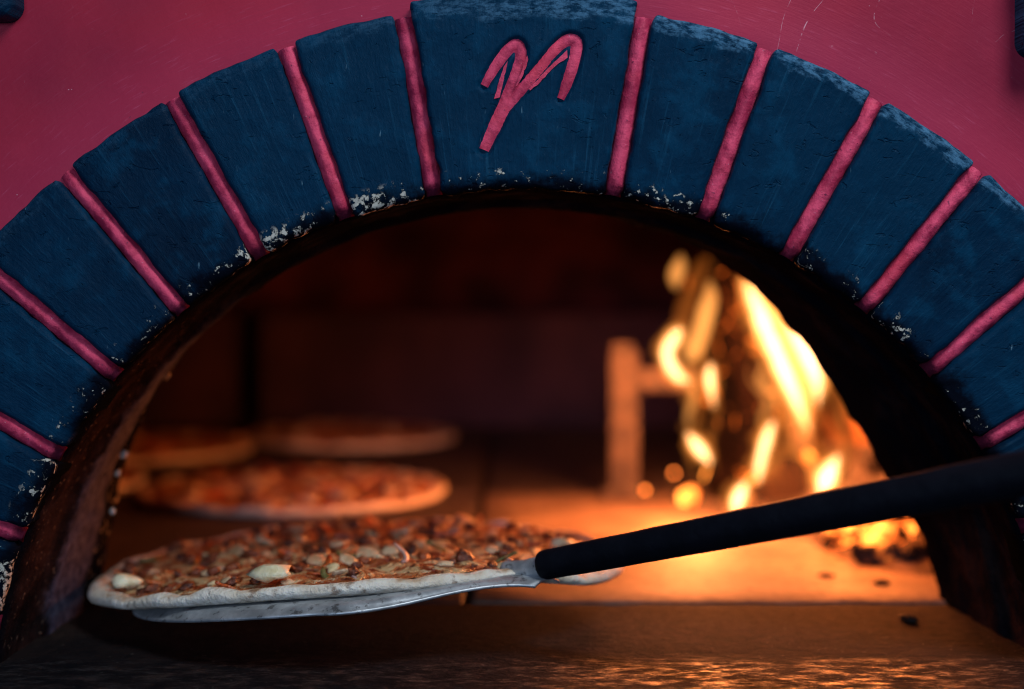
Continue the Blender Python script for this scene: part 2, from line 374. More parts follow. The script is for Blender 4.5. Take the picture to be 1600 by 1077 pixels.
TOP = [mat_top('mushroom_flesh', (0.40, 0.23, 0.11), (0.72, 0.54, 0.34), 60, 0.5, 0.002),
       mat_top('browned_sausage', (0.045, 0.010, 0.006), (0.20, 0.045, 0.018), 90, 0.42, 0.003),
       mat_top('melted_cheese', (0.66, 0.46, 0.22), (0.84, 0.72, 0.48), 80, 0.4, 0.002),
       mat_top('roast_pepper', (0.36, 0.045, 0.012), (0.56, 0.13, 0.02), 70, 0.35, 0.002),
       mat_top('green_pepper', (0.06, 0.070, 0.015), (0.18, 0.16, 0.05), 70, 0.45, 0.002),
       mat_top('red_onion', (0.28, 0.13, 0.13), (0.56, 0.40, 0.34), 60, 0.4, 0.001)]
M['cheese'] = mat_simple('fresh_cheese', (0.70, 0.56, 0.30), (0.84, 0.76, 0.54), 80, 0.4, 0.5, 0.4, 0.002, sss=0.15, geo=True)

# ------------------------------------------------------------------ oven floor and ledge
floor = tag(empty('oven_floor'), kind='structure')
def slab(name, x0, x1, y0, y1, ztop, zbot, mat, parent, chip=0.0015, seg=None):
    bm = bmesh.new()
    nx = max(4, int((x1 - x0) / 0.03)); ny = max(4, int((y1 - y0) / 0.03))
    if seg: nx, ny = seg
    vs_, fs = [], []
    for j in range(ny + 1):
        for i in range(nx + 1):
            x = x0 if i == 0 else x1 if i == nx else lerp(x0 + 0.0025, x1 - 0.0025, (i - 1) / (nx - 2)); y = y0 if j == 0 else y1 if j == ny else lerp(y0 + 0.0025, y1 - 0.0025, (j - 1) / (ny - 2))
            e = min(x - x0, x1 - x, y - y0, y1 - y)
            z = ztop - (chip * 1.6 if e < 1e-6 else 0) + 0.0007 * fr((x, y, 0), 25)
            q = Vector((x, y, 0))
            if e < 1e-6: x += chip * nz(q, 60); y += chip * nz(q + Vector((5, 5, 5)), 60)
            vs_.append((x, y, z))
    for j in range(ny):
        for i in range(nx):
            a = j * (nx + 1) + i; fs.append((a, a + 1, a + nx + 2, a + nx + 1))
    ring = [i for i in range(nx + 1)] + [j * (nx + 1) + nx for j in range(1, ny + 1)] + [ny * (nx + 1) + i for i in range(nx - 1, -1, -1)] + [j * (nx + 1) for j in range(ny - 1, 0, -1)]
    b0 = len(vs_)
    for k in ring: vs_.append((vs_[k][0], vs_[k][1], zbot))
    m = len(ring)
    for k in range(m): fs.append((ring[k], ring[(k + 1) % m], b0 + (k + 1) % m, b0 + k))
    fs.append(tuple(b0 + k for k in range(m)))
    return obj(name, vs_, fs, mat, parent)
slab('joint_bed', -1.1, 1.1, -0.02, 1.75, -0.010, -0.06, M['joint_fill'], floor, seg=(8, 8))
xs = [-1.03, -0.53, -0.03, 0.47, 0.97]; ys = [0.1585, 0.667, 1.17, 1.67]
for j in range(3):
    for i in range(4):
        slab('floor_tile', xs[i] + 0.003, xs[i + 1] - 0.003, ys[j] + 0.0025, ys[j + 1] - 0.0025, random.uniform(-0.001, 0.0008), -0.03, M['tile' if (i == 2 and j == 0) else 'tile_shaded'], floor, chip=0.0006)
slab('ledge_slab', -0.75, 0.75, -0.30, 0.1595, -0.001, -0.05, M['ledge'], floor, seg=(90, 30))

# ------------------------------------------------------------------ oven
oven = tag(empty('pizza_oven', (0, 0, 0)), 'arched oven mouth of navy painted bricks with pink joints in crimson wall', 'pizza oven')
def polar(th, r, y): return Vector((XC + math.sin(th) * r, y, ZC + math.cos(th) * r))

# painted plaster wall round the arch
vs_, fs = [], []; NA, NR = 150, 34; r0w, r1w = RI + 0.02, 1.05
for j in range(NR + 1):
    r = r0w + (r1w - r0w) * (j / NR) ** 1.7
    for i in range(NA + 1):
        th = lerp(R(-100), R(100), i / NA); p = polar(th, r, 0)
        y = -0.0062 * math.exp(-abs(r - RO) / 0.007) + 0.0022 * fr(p, 7) + 0.0005 * nz(p, 50)
        vs_.append((p.x, y, p.z))
for j in range(NR):
    for i in range(NA):
        a = j * (NA + 1) + i; fs.append((a, a + 1, a + NA + 2, a + NA + 1))
obj('facade_wall', vs_, fs, M['wall'], oven)

GAP = 0.0098
def spaced(n):
    out = []
    for i in range(n + 1):
        t = i / n; out.append(lerp(t, 0.5 - 0.5 * math.cos(math.pi * t), 0.75))
    return out
def squircle(x, y, c, W, L):          # rounds the corners of the rectangle [0,W]x[0,L] with radius c
    cx = c if x < c else (W - c if x > W - c else None); cyy = c if y < c else (L - c if y > L - c else None)
    if cx is None or cyy is None: return x, y
    u, v = (x - cx) / c, (y - cyy) / c
    return cx + c * u * math.sqrt(1 - v * v / 2), cyy + c * v * math.sqrt(1 - u * u / 2)
def brick_mesh(a0, a1, r0, r1, proud, seed, nu=26, nv=40, groove=None, bev=0.0032, corner=0.0035):
    sv = Vector((seed * 1.7, seed * 0.9, seed * 2.3)); vs_ = []
    L = r1 - r0; tx, tz = random.uniform(-0.012, 0.012), random.uniform(-0.012, 0.012)
    S, T = spaced(nu), spaced(nv)
    for j in range(nv + 1):
        for i in range(nu + 1):
            s, t = S[i], T[j]
            r = r0 + t * L
            W = r * (a1 - a0) - GAP
            x, yv = squircle(s * W, t * L, corner, W, L)
            e = min(x, W - x, L - yv); eb = yv
            rr = r0 + yv; th = a0 + (GAP / 2 + x) / rr
            p = polar(th, rr, 0)
            edge = max(0, 1 - e / 0.006)
            off = edge * 0.0011 * fr(p + sv, 80, 4)
            th += off / rr * (1 if s > 0.5 else -1); rr += edge * 0.0010 * fr(p - sv, 60, 3)
            k = min(1, max(0, e) / bev); y = -proud + bev * (1 - math.sqrt(max(0, 1 - (1 - k) ** 2)))
            bb = 0.0055 + 0.0045 * fr(p + sv, 42, 3)                        # worn arris at the mouth
            k2 = min(1, max(0, eb) / max(0.003, bb)); y += bb * 0.85 * (1 - math.sqrt(max(0, 1 - (1 - k2) ** 2)))
            y += 0.0007 * fr(p + sv, 16, 3) + 0.00045 * fr(p + sv, 60, 4) + (s - 0.5) * W * tx + (t - 0.5) * L * tz
            if eb < 0.012: y += 0.0016 * max(0, fr(p, 150, 3)) * (1 - eb / 0.012); rr += 0.0012 * fr(p, 110, 3) * (1 - eb / 0.012)
            p = polar(th, rr, y)
            if groove: p.y += groove(p.x, p.z)
            vs_.append(p)
    fs = []
    for j in range(nv):
        for i in range(nu):
            a = j * (nu + 1) + i; fs.append((a, a + 1, a + nu + 2, a + nu + 1))
    ring = [i for i in range(nu + 1)] + [j * (nu + 1) + nu for j in range(1, nv + 1)] + [nv * (nu + 1) + i for i in range(nu - 1, -1, -1)] + [j * (nu + 1) for j in range(nv - 1, 0, -1)]
    b0 = len(vs_)
    for k in ring: vs_.append(Vector((vs_[k].x, 0.03, vs_[k].z)))
    for k in range(len(ring)): fs.append((ring[k], ring[(k + 1) % len(ring)], b0 + (k + 1) % len(ring), b0 + k))
    fs.append(tuple(b0 + k for k in range(len(ring))))
    return vs_, fs
JL = [-9.65, -19.4, -29.4, -39.75, -49.6, -60.0, -69.6, -79.5, -89.5]
JR = [9.65, 19.7, 29.55, 39.4, 49.0, 58.7, 68.6, 78.6, 88.6]
edges = list(zip(JL[1:], JL[:-1])) + list(zip(JR[:-1], JR[1:]))
for k, (a, b) in enumerate(edges):
    v_, f_ = brick_mesh(R(a), R(b), RI + random.uniform(-0.001, 0.0015), RO + random.uniform(-0.001, 0.001), random.uniform(0.0088, 0.0106), k + 1.0)
    obj('brick', v_, f_, M['navy'], oven)

# keystone with the rune cut into it
def fp(px, py): return (px - 800) * K, CAMH + (HZ - py) * K
STROKES = [[(757, 138, 6.5), (768, 118, 8), (782, 97, 9), (797, 79, 9), (808, 74, 9), (814, 84, 9), (811, 104, 9), (803, 128, 9), (794, 150, 9), (786, 172, 10), (776, 195, 11), (765, 218, 10), (757, 237, 9)],
           [(781, 185, 9), (800, 160, 9), (822, 135, 9), (848, 104, 9), (868, 80, 9), (886, 67, 9.5), (899, 70, 9.5), (898, 90, 9.5), (891, 115, 9.5), (883, 138, 8.5), (875, 158, 6)]]
SW = [[(*fp(a, b), c * 1.02 * K) for a, b, c in catmull(s, 4)] for s in STROKES]
def groove(x, z):
    best = 0.0
    for s in SW:
        for (a, b, r) in s:
            d = math.hypot(x - a, z - b)
            if d < r * 1.5: best = max(best, 1 - sstep(r * 0.75, r * 1.4, d))
    return 0.0036 * best
v_, f_ = brick_mesh(R(-9.65), R(9.65), RI + 0.0005, RO + 0.0060, 0.0118, 0.4, nu=110, nv=110, groove=groove)
key = obj('keystone', v_, f_, M['navy'], oven)
key['label'] = 'wide keystone with a pink hand-cut rune'
ev, ef = [], []
for si, s in enumerate(SW):
    base = len(ev)
    for i, (x, z, r) in enumerate(s):
        a = s[max(i - 1, 0)]; b = s[min(i + 1, len(s) - 1)]
        t = Vector((b[0] - a[0], 0, b[1] - a[1])).normalized(); nrm = Vector((-t.z, 0, t.x))
        for k in range(9):
            f = (k - 4) / 4
            jag = 1 + 0.10 * nz((x, z, k), 300)
            ev.append((x + nrm.x * f * r * 1.10 * jag, -0.0101 + 0.0014 * f * f + 0.0004 * si + 0.0005 * nz((x + f * r, 0, z), 260), z + nrm.z * f * r * 1.10 * jag))
    for i in range(len(s) - 1):
        for k in range(8): ef.append((base + i * 9 + k, base + i * 9 + k + 1, base + (i + 1) * 9 + k + 1, base + (i + 1) * 9 + k))
def smear(pts):
    base = len(ev)
    for (a, b, c, d) in catmull(pts, 4):
        for px, py in ((a, b), (c, d)):
            x, z = fp(px + 1.6 * nz((px, py, 0), 0.23), py + 1.6 * nz((py, px, 0), 0.23)); ev.append((x, -0.01245 + 0.0002 * nz((x, z, 0), 300), z))
    for i in range((len(ev) - base) // 2 - 1): ef.append((base + 2 * i, base + 2 * i + 1, base + 2 * i + 3, base + 2 * i + 2))
smear([(788, 108, 794, 100), (782, 125, 790, 118), (777, 142, 786, 136), (772, 160, 781, 156)])
smear([(823, 92, 825, 98), (817, 108, 821, 112), (811, 126, 814, 128), (805, 140, 807, 140)])
smear([(884, 84, 886, 96), (869, 99, 872, 104), (854, 113, 858, 117), (840, 128, 843, 133), (826, 143, 828, 146)])
emb = obj('emblem', ev, ef, M['joint'], key)
emb['label'] = 'pink rune shaped like a slanted letter m'

# pink joints between the bricks: rounded beads
def joint_mesh(th, r0, r1, seed):
    vs_, fs = [], []; n, m = 44, 10
    for j in range(n + 1):
        t = j / n; r = lerp(r0, r1, t); pr = polar(th, r, 0)
        wdt = (0.0057 + 0.0004 * fr(pr, 60)) * (1 if t > 0.03 else 0.80)
        lat0 = 0.0003 * nz(pr, 30)
        top = 0.0074 * (1 if t > 0.04 else 0.55) * (1 - 0.25 * sstep(0.92, 1.0, t)) + 0.0006 * fr(pr + Vector((seed, 0, 0)), 45)
        for k in range(m + 1):
            f = (k / m - 0.5) * 2
            lat = f * wdt * (1 + 0.10 * nz((f * 0.6 + seed, r * 220, 5))) + lat0; y = 0.003 - (top + 0.003) * math.sqrt(max(0, 1 - f * f * 0.96))
            p = polar(th, r, y + 0.0007 * nz((f * 2.5 + seed, r * 170, 0)))
            p += Vector((math.cos(th), 0, -math.sin(th))) * lat
            vs_.append(p)
    for j in range(n):
        for k in range(m):
            a = j * (m + 1) + k; fs.append((a, a + 1, a + m + 2, a + m + 1))
    c0 = len(vs_); vs_.append(polar(th, r0 + 0.001, 0.012))
    for k in range(m): fs.append((k, k + 1, c0))
    return vs_, fs
for k, a in enumerate(JL + JR):
    v_, f_ = joint_mesh(R(a), RI + 0.0012, RO - 0.0015, k * 1.37)
    obj('mortar_joint', v_, f_, M['joint'], oven)

# two more painted bricks higher up the wall, at the corners of the picture
def wall_brick(x0, x1, y0, y1, seed):
    vs_, fs = [], []; n = 22; S = spaced(n)
    X0, Z1 = fp(x0, y0); X1, Z0 = fp(x1, y1); W, L = X1 - X0, Z1 - Z0
    for j in range(n + 1):
        for i in range(n + 1):
            x, z = squircle(S[i] * W, S[j] * L, 0.008, W, L); e = min(x, W - x, z, L - z)
            k = min(1, max(0, e) / 0.008); y = -0.022 + 0.010 * (1 - math.sqrt(max(0, 1 - (1 - k) ** 2)))
            p = Vector((X0 + x, 0, Z0 + z)); y += 0.0012 * fr(p, 40)
            vs_.append((p.x + 0.001 * nz(p, 80), y, p.z))
    for j in range(n):
        for i in range(n):
            a = j * (n + 1) + i; fs.append((a, a + 1, a + n + 2, a + n + 1))
    ring = [i for i in range(n + 1)] + [j * (n + 1) + n for j in range(1, n + 1)] + [n * (n + 1) + i for i in range(n - 1, -1, -1)] + [j * (n + 1) for j in range(n - 1, 0, -1)]
    b0 = len(vs_)
    for k in ring: vs_.append((vs_[k][0], 0.01, vs_[k][2]))
    for k in range(len(ring)): fs.append((ring[k], ring[(k + 1) % len(ring)], b0 + (k + 1) % len(ring), b0 + k))
    obj('wall_brick', vs_, fs, M['navy'], oven)
wall_brick(-190, 36, -160, 36, 3); wall_brick(1586, 1800, -120, 92, 5)

# reveal: from the bricks' arris back to the broken inner rim
BR = [(-100, 690), (-84, 664), (-78, 664), (-63, 683), (-54, 697), (-43.7, 700), (-22, 705), (3, 690), (20, 682), (29.7, 674), (40, 652), (48.6, 635), (57, 626), (64.6, 627), (74, 648), (80.5, 656), (84.5, 658), (100, 660)]
def backr(deg):
    for (a, ra), (b, rb) in zip(BR, BR[1:]):
        if a <= deg <= b: return lerp(ra, rb, sstep(0, 1, (deg - a) / (b - a)) * 0.4 + 0.6 * (deg - a) / (b - a))
    return 690
YB = 0.17; kb = (D0 + YB) / F
BX, BZ = (815 - 800) * kb, CAMH + (HZ - 1008) * kb
prof = [(0.000, 'f', 0.0035), (0.003, 'f', 0.0012), (0.012, 'f', 0.0), (0.03, 'f', -0.0005), (0.05, 'f', -0.001), (0.064, 'f', -0.0015), (0.068, 'f', -0.004), (0.074, 'f', -0.0055)]
prof += [(lerp(0.085, YB - 0.003, k / 9), 'b', k / 9) for k in range(10)] + [(YB + 0.004, 'b', 1.0)]
NA = 240; vs_, fs = [], []
for (y, kind, v) in prof:
    for i in range(NA + 1):
        dg = lerp(-97, 97, i / NA); th = R(dg)
        pf = polar(th, RI + (v if kind == 'f' else -0.0055), y)
        if kind == 'b':
            br_ = backr(dg) * kb; pb = Vector((BX + math.sin(th) * br_, y, BZ + math.cos(th) * br_))
            p = pf.lerp(pb, v); p.y = y
        else: p = pf
        q = p.copy(); cdir = Vector((math.sin(th), 0, math.cos(th)))
        amp = 0.0012 if y < 0.12 else 0.0030
        p = p - cdir * amp * fr(q, 45, 4); p.y += amp * 0.6 * nz(q, 70) if y > 0.01 else 0
        vs_.append(p)
for j in range(len(prof) - 1):
    for i in range(NA):
        a = j * (NA + 1) + i; fs.append((a, a + 1, a + NA + 2, a + NA + 1))
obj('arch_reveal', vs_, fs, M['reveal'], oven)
# front wall of the chamber, behind the rim
vs_, fs = [], []
for j, kk in enumerate((1.0, 1.02, 1.15, 1.6, 3.2)):
    for i in range(81):
        dg = lerp(-97, 97, i / 80); th = R(dg); br_ = (backr(dg) * kb + 0.001) * kk
        vs_.append((BX + math.sin(th) * br_, YB + 0.0035 + 0.004 * (j > 0) + 0.004 * (j > 1), BZ + math.cos(th) * br_))
for j in range(4):
    for i in range(80):
        a = j * 81 + i; fs.append((a, a + 1, a + 82, a + 81))
obj('chamber_front_wall', vs_, fs, M['soot'], oven)
# vault of the chamber
bm = bmesh.new(); bmesh.ops.create_uvsphere(bm, u_segments=72, v_segments=40, radius=1)
for v in bm.verts:
    q = v.co.copy()
    v.co = Vector((-0.05 + q.x * 0.86, 0.86 + q.y * 0.80, -0.03 + (abs(q.z) ** 0.5) * (0.43 if q.z > 0 else -0.43))) + q * 0.012 * fr(q, 4)
g = bm.verts[:] + bm.edges[:] + bm.faces[:]
bmesh.ops.bisect_plane(bm, geom=g, plane_co=(0, YB + 0.012, 0), plane_no=(0, -1, 0), clear_outer=True)
g = bm.verts[:] + bm.edges[:] + bm.faces[:]
bmesh.ops.bisect_plane(bm, geom=g, plane_co=(0, 0, -0.02), plane_no=(0, 0, -1), clear_outer=True)
me = bpy.data.meshes.new('chamber_vault'); bm.to_mesh(me); bm.free(); me.polygons.foreach_set('use_smooth', [True] * len(me.polygons))
link('chamber_vault', me, M['vault'], oven)
# low blocks of the back wall
def block(name, c, s, mat, parent, bev=0.004, rz=0.0):
    bm = bmesh.new(); bmesh.ops.create_cube(bm, size=1)
    for v in bm.verts: v.co = Vector((v.co.x * s[0], v.co.y * s[1], v.co.z * s[2]))
    bmesh.ops.bevel(bm, geom=bm.edges[:], offset=bev, segments=2, affect='EDGES')
    bmesh.ops.rotate(bm, verts=bm.verts, cent=(0, 0, 0), matrix=Matrix.Rotation(rz, 3, 'Z'))
    bmesh.ops.translate(bm, verts=bm.verts, vec=c)
    me = bpy.data.meshes.new(name); bm.to_mesh(me); bm.free(); return link(name, me, mat, parent)
yb = 1.36; zt = P(0, 492, yb).z
xj = P(384, 0, yb).x
block('back_wall_block', ((-0.60 + xj) / 2 - 0.011, yb + 0.05, zt / 2 - 0.005), (xj + 0.60 - 0.02, 0.1, zt + 0.01), M['soot'], oven)
block('back_wall_block', ((xj + 0.40) / 2 + 0.011, yb + 0.05, zt / 2 - 0.005), (0.40 - xj - 0.02, 0.1, zt + 0.01), M['soot'], oven)

# plaster chips stuck on the inner reveal
for (px, py, y, sx, s) in ((318, 503, 0.125, 1.6, 0.0045), (334, 494, 0.13, 2.0, 0.0028), (262, 590, 0.13, 1.3, 0.0022), (196, 712, 0.12, 1.0, 0.0030), (186, 740, 0.12, 1.2, 0.0022), (178, 800, 0.12, 0.8, 0.0024)):
    o = link('plaster_chip', lump(s, px, 2, 0.6, (sx, 0.9, 0.8)), M['plaster'], oven)
    p = P(px, py, y); dirr = Vector((p.x - XC, 0, p.z - ZC)).normalized(); o.location = p + dirr * 0.001; o.rotation_euler = (0.3, -0.8, 0.2)

# ------------------------------------------------------------------ pizzas
def piece_meshes():
    out = []
    def strip(name, L, w, th, bend, mi, n=8):
        vs_, fs = [], []
        for i in range(n + 1):
            f = (i / n - 0.5); a = f * bend
            c = Vector((math.sin(a) * L / max(bend, 0.01), (1 - math.cos(a)) * L / max(bend, 0.01), 0)); nrm = Vector((-math.sin(a), math.cos(a), 0))
            ww = w * (1 - (2 * f) ** 4 * 0.5)
            for (u, z) in ((-1, -1), (1, -1), (1, 1), (-1, 1)): vs_.append(c + nrm * u * ww / 2 + Vector((0, 0, z * th / 2 + 0.15 * th * math.sin(i * 1.7))))
        for i in range(n):
            for k in range(4): fs.append((i * 4 + k, i * 4 + (k + 1) % 4, i * 4 + 4 + (k + 1) % 4, i * 4 + 4 + k))
        fs += [(0, 1, 2, 3), tuple(n * 4 + k for k in range(4))]
        me = mesh(name, vs_, fs); me.materials.append(TOP[mi]); out.append((name, me))
    for k in range(3):
        me = lump(0.0085, 10 + k, 2, 0.5, (1, 0.85, 0.35), 1.1); me.materials.append(TOP[0]); out.append(('mushroom_slice', me))
    for k in range(4):
        me = lump(0.0062, 20 + k, 2, 0.7, (1.1, 0.9, 0.85), 1.6); me.materials.append(TOP[1]); out.append(('sausage_crumble', me))
    for k in range(3):
        me = lump(0.0055, 30 + k, 2, 0.6, (1.3, 1.0, 0.6), 1.4); me.materials.append(TOP[2]); out.append(('cheese_lump', me))
    strip('pepper_strip', 0.030, 0.005, 0.0032, 1.6, 3); strip('pepper_strip', 0.022, 0.0045, 0.003, 0.8, 3)
    strip('green_pepper_strip', 0.026, 0.005, 0.003, 1.8, 4); strip('onion_strip', 0.032, 0.004, 0.0022, 2.1, 5)
    return out
PIECES = piece_meshes()
WEIGHT = [7, 7, 7, 9, 9, 9, 9, 2.5, 2.5, 2.5, 6, 6, 3, 5]
WEIGHT_BACK = [9, 9, 9, 5, 5, 5, 5, 8, 8, 8, 5, 5, 2, 5]
def pizza(cx, cy_, rx, ry, zf, ntop, seed, label, group):
    rnd = random.Random(seed); root = empty('pizza', (cx, cy_, zf(0, 0)))
    tag(root, label, 'pizza', group)
    z0 = zf(0, 0)
    def outline(a): return 1 + 0.020 * nz((math.cos(a) * 1.3 + seed, math.sin(a) * 1.3, seed)) + 0.010 * nz((math.cos(a) * 4 + seed, math.sin(a) * 4, 2))
    prof = [(0.0, 0.001), (0.93, 0.0), (0.975, 0.0005), (0.993, 0.0024), (1.0, 0.0046), (0.995, 0.0068), (0.982, 0.0083), (0.962, 0.0086), (0.943, 0.0074), (0.925, 0.0058), (0.90, 0.0050), (0.0, 0.005)]
    n = 96; vs_, fs = [], []
    for j, (rr, h) in enumerate(prof):
        for i in range(n):
            a = 2 * math.pi * i / n; k = outline(a) * rr
            u, v = math.cos(a) * k, math.sin(a) * k
            puff = 1 + (0.5 * fr((math.cos(a) * 5 + seed, math.sin(a) * 5, rr * 3), 1.0, 5) if 0.9 < rr else 0)
            vs_.append((u * rx, v * ry, zf(u, v) - z0 + h * puff))
    for j in range(len(prof) - 1):
        for i in range(n): fs.append((j * n + i, j * n + (i + 1) % n, (j + 1) * n + (i + 1) % n, (j + 1) * n + i))
    obj('crust', vs_, fs, M['crust'], root)
    vs_, fs = [], []; m = 40; n = 110
    def sauce_z(u, v):
        r = math.hypot(u, v); return zf(u, v) - z0 + 0.0085 - 0.0024 * sstep(0.82, 0.95, r) + 0.0040 * fr((u * 9 + seed, v * 9, 0), 1.0, 4) * (1 - sstep(0.82, 0.95, r))
    for j in range(m + 1):
        for i in range(n):
            a = 2 * math.pi * i / n; k = j / m * 0.940 * (1 + 0.025 * nz((math.cos(a) * 5, math.sin(a) * 5, seed)))
            u, v = math.cos(a) * k, math.sin(a) * k
            vs_.append((u * rx, v * ry, sauce_z(u, v)))
    for j in range(m):
        for i in range(n): fs.append((j * n + i, j * n + (i + 1) % n, (j + 1) * n + (i + 1) % n, (j + 1) * n + i))
    obj('sauce', vs_, fs, M['sauce'], root)
    for k in range(ntop):
        name, me = rnd.choices(PIECES, WEIGHT_BACK if group else WEIGHT)[0]
        rr = math.sqrt(rnd.random()) * 0.91; a = rnd.uniform(0, 2 * math.pi); u, v = rr * math.cos(a), rr * math.sin(a)
        o = bpy.data.objects.new(name, me); C.objects.link(o); o.parent = root
        o.location = (u * rx, v * ry, sauce_z(u, v) + rnd.uniform(-0.001, 0.0025))
        o.rotation_euler = (rnd.uniform(-0.45, 0.45), rnd.uniform(-0.45, 0.45), rnd.uniform(0, 6.28)); s = rnd.uniform(0.45, 0.92) * (1.7 if group else 1.0); o.scale = (s, s, s * 0.8)
    return root, sauce_z
PCX, PCY = -0.099, 0.140
def z_peel(u, v):
    return 0.0315 + 0.006 * u - 0.0055 * v - 0.0235 * u * u * (0.55 - 0.45 * v) + 0.008 * math.exp(-((u - 0.55) ** 2 + (v + 0.75) ** 2) / 0.15)
p1, s1 = pizza(PCX, PCY, 0.173, 0.145, z_peel, 297, 3.0, 'large pizza on the metal peel, nearest the oven mouth', None)
for (px, py, mi, s) in ((425, 896, 7, 1.45), (195, 908, 8, 1.2), (880, 850, 9, 1.2)):       # the pale lumps one can pick out
    best = min(((abs((P(px, py, y) - p1.location).z - (s1((P(px, py, y).x - PCX) / 0.173, (y - PCY) / 0.145) + 0.006)), y) for y in [k * 0.004 - 0.02 for k in range(70)]))[1]
    q = P(px, py, best); cme = PIECES[mi][1].copy(); cme.materials.clear(); cme.materials.append(M['cheese']); o = bpy.data.objects.new('cheese_lump', cme); C.objects.link(o); o.parent = p1; o.location = q - p1.location; o.scale = (s, s, s)
flat = lambda u, v: 0.001
pizza(-0.217, 0.65, 0.152, 0.150, flat, 110, 11.0, 'pizza on the oven floor just behind the one on the peel', 'pizzas baking on the oven floor')
pizza(-0.535, 0.70, 0.150, 0.150, flat, 26, 17.0, 'pizza mostly hidden behind the left side of the arch', 'pizzas baking on the oven floor')
pizza(-0.470, 1.02, 0.145, 0.145, flat, 24, 23.0, 'pizza at the back left, half hidden by the arch', 'pizzas baking on the oven floor')
pizza(-0.215, 1.165, 0.140, 0.140, flat, 24, 29.0, 'rearmost pizza, beside the low back wall', 'pizzas baking on the oven floor')

# ------------------------------------------------------------------ peel
peel = tag(empty('pizza_peel', (-0.104, 0.112, 0.02)), 'steel pizza peel with black handle, holding the nearest pizza', 'pizza peel')
po = Vector(peel.location); dv = Vector((0.79, -0.613, 0)).normalized(); lv = Vector((0.613, 0.79, 0)).normalized()
RB = 0.132
def blade_z(p):
    u, v = (p.x - PCX) / 0.173, (p.y - PCY) / 0.150
    return 0.0325 + 0.008 * u - 0.0058 * v - 0.0215 * u * u * (0.55 - 0.45 * v) * (1 if u < 0 else 0.45) + 0.008 * math.exp(-((u - 0.55) ** 2 + (v + 0.75) ** 2) / 0.15) - 0.0016
A_END = 0.157
def halfw(a):
    c = math.sqrt(max(0, RB * RB - a * a)) if a < RB else 0
    t = sstep(0.080, 0.162, a); tap = lerp(math.sqrt(RB * RB - 0.080 ** 2) * 1.0, 0.0105, t)
    return c if a < 0.080 else max(tap, 0.0105)
vs_, fs = [], []; na, nb = 80, 22
aa = [-RB * math.cos(math.pi * 0.5 * k / 40) for k in range(40)] + [lerp(0, A_END, k / 40) for k in range(41)]
for a in aa:
    hw = max(halfw(a), 0.0005)
    for k in range(nb + 1):
        f = math.sin((k / nb - 0.5) * math.pi); b = f * hw
        p = po + dv * a + lv * b
        e = min(hw - abs(b), (RB - math.hypot(a, b)) if a < 0.080 else 1)
        z = blade_z(p) - 0.0038 * (1 - sstep(0.0, 0.007, e)) * (1 - sstep(0.10, 0.16, a)) + 0.002 * sstep(0.10, 0.17, a)
        z += -0.003 * (f * f) * sstep(0.12, 0.16, a)
        vs_.append(Vector((p.x, p.y, z)) - po)
rows = len(aa); W1 = nb + 1
top = len(vs_)
for v in list(vs_): vs_.append(v - Vector((0, 0, 0.0016)))
for off, fl in ((0, 0), (top, 1)):
    for j in range(rows - 1):
        for k in range(nb):
            a = off + j * W1 + k; fs.append((a, a + 1, a + W1 + 1, a + W1))
ring = [j * W1 for j in range(rows)] + [(rows - 1) * W1 + k for k in range(1, nb + 1)] + [j * W1 + nb for j in range(rows - 2, -1, -1)] + [k for k in range(nb - 1, 0, -1)]
for k in range(len(ring)): fs.append((ring[k], ring[(k + 1) % len(ring)], top + ring[(k + 1) % len(ring)], top + ring[k]))
obj('blade', vs_, fs, M['steel'], peel)
h0, h1 = P(846, 884, 0.018), P(1640, 733, -0.145)
hd = (h1 - h0)
nk = po + dv * (A_END - 0.03); nk.z = blade_z(nk) + 0.001
path = catmull([nk, nk.lerp(h0, 0.6) + Vector((0, 0, -0.001)), h0 + hd * 0.02, h0 + hd * 0.06], 6)
v_, f_ = tube([Vector(p) - po for p in path], [lerp(0.0055, 0.0066, k / (len(path) - 1)) for k in range(len(path))], 14)
obj('neck', v_, f_, M['steel'], peel)
ts = [0.0, 0.004, 0.012] + [k / 30 for k in range(1, 31)] + [1.35, 1.7]
v_, f_ = tube([h0 + hd * t - po for t in ts], [(0.0062 if t == 0 else 0.0079 if t == 0.004 else lerp(0.0084, 0.0108, min(t, 1.2))) for t in ts], 24, wob=0.03, seed=4)
obj('handle', v_, f_, M['black'], peel)

# ------------------------------------------------------------------ log grate
gr_ = tag(empty('fire_grate', P(975, 776, 0.646)), 'iron upright and crossbar of the log grate, left of the flames', 'grate')
go = Vector(gr_.location)
block('post', Vector((0.0, 0.0, 0.074)), (0.028, 0.022, 0.146), M['iron'], gr_, 0.003)
block('post_cap', Vector((-0.002, 0.0, 0.1503)), (0.024, 0.020, 0.0060), M['iron'], gr_, 0.002)
block('foot', Vector((-0.004, -0.004, 0.006)), (0.040, 0.040, 0.010), M['iron'], gr_, 0.003)
block('crossbar', Vector((0.0145 + 0.0745, 0.004, 0.1165)), (0.149, 0.016, 0.023), M['iron'], gr_, 0.003)
block('rear_post', Vector((0.175, 0.006, 0.064)), (0.022, 0.020, 0.128), M['iron'], gr_, 0.003)

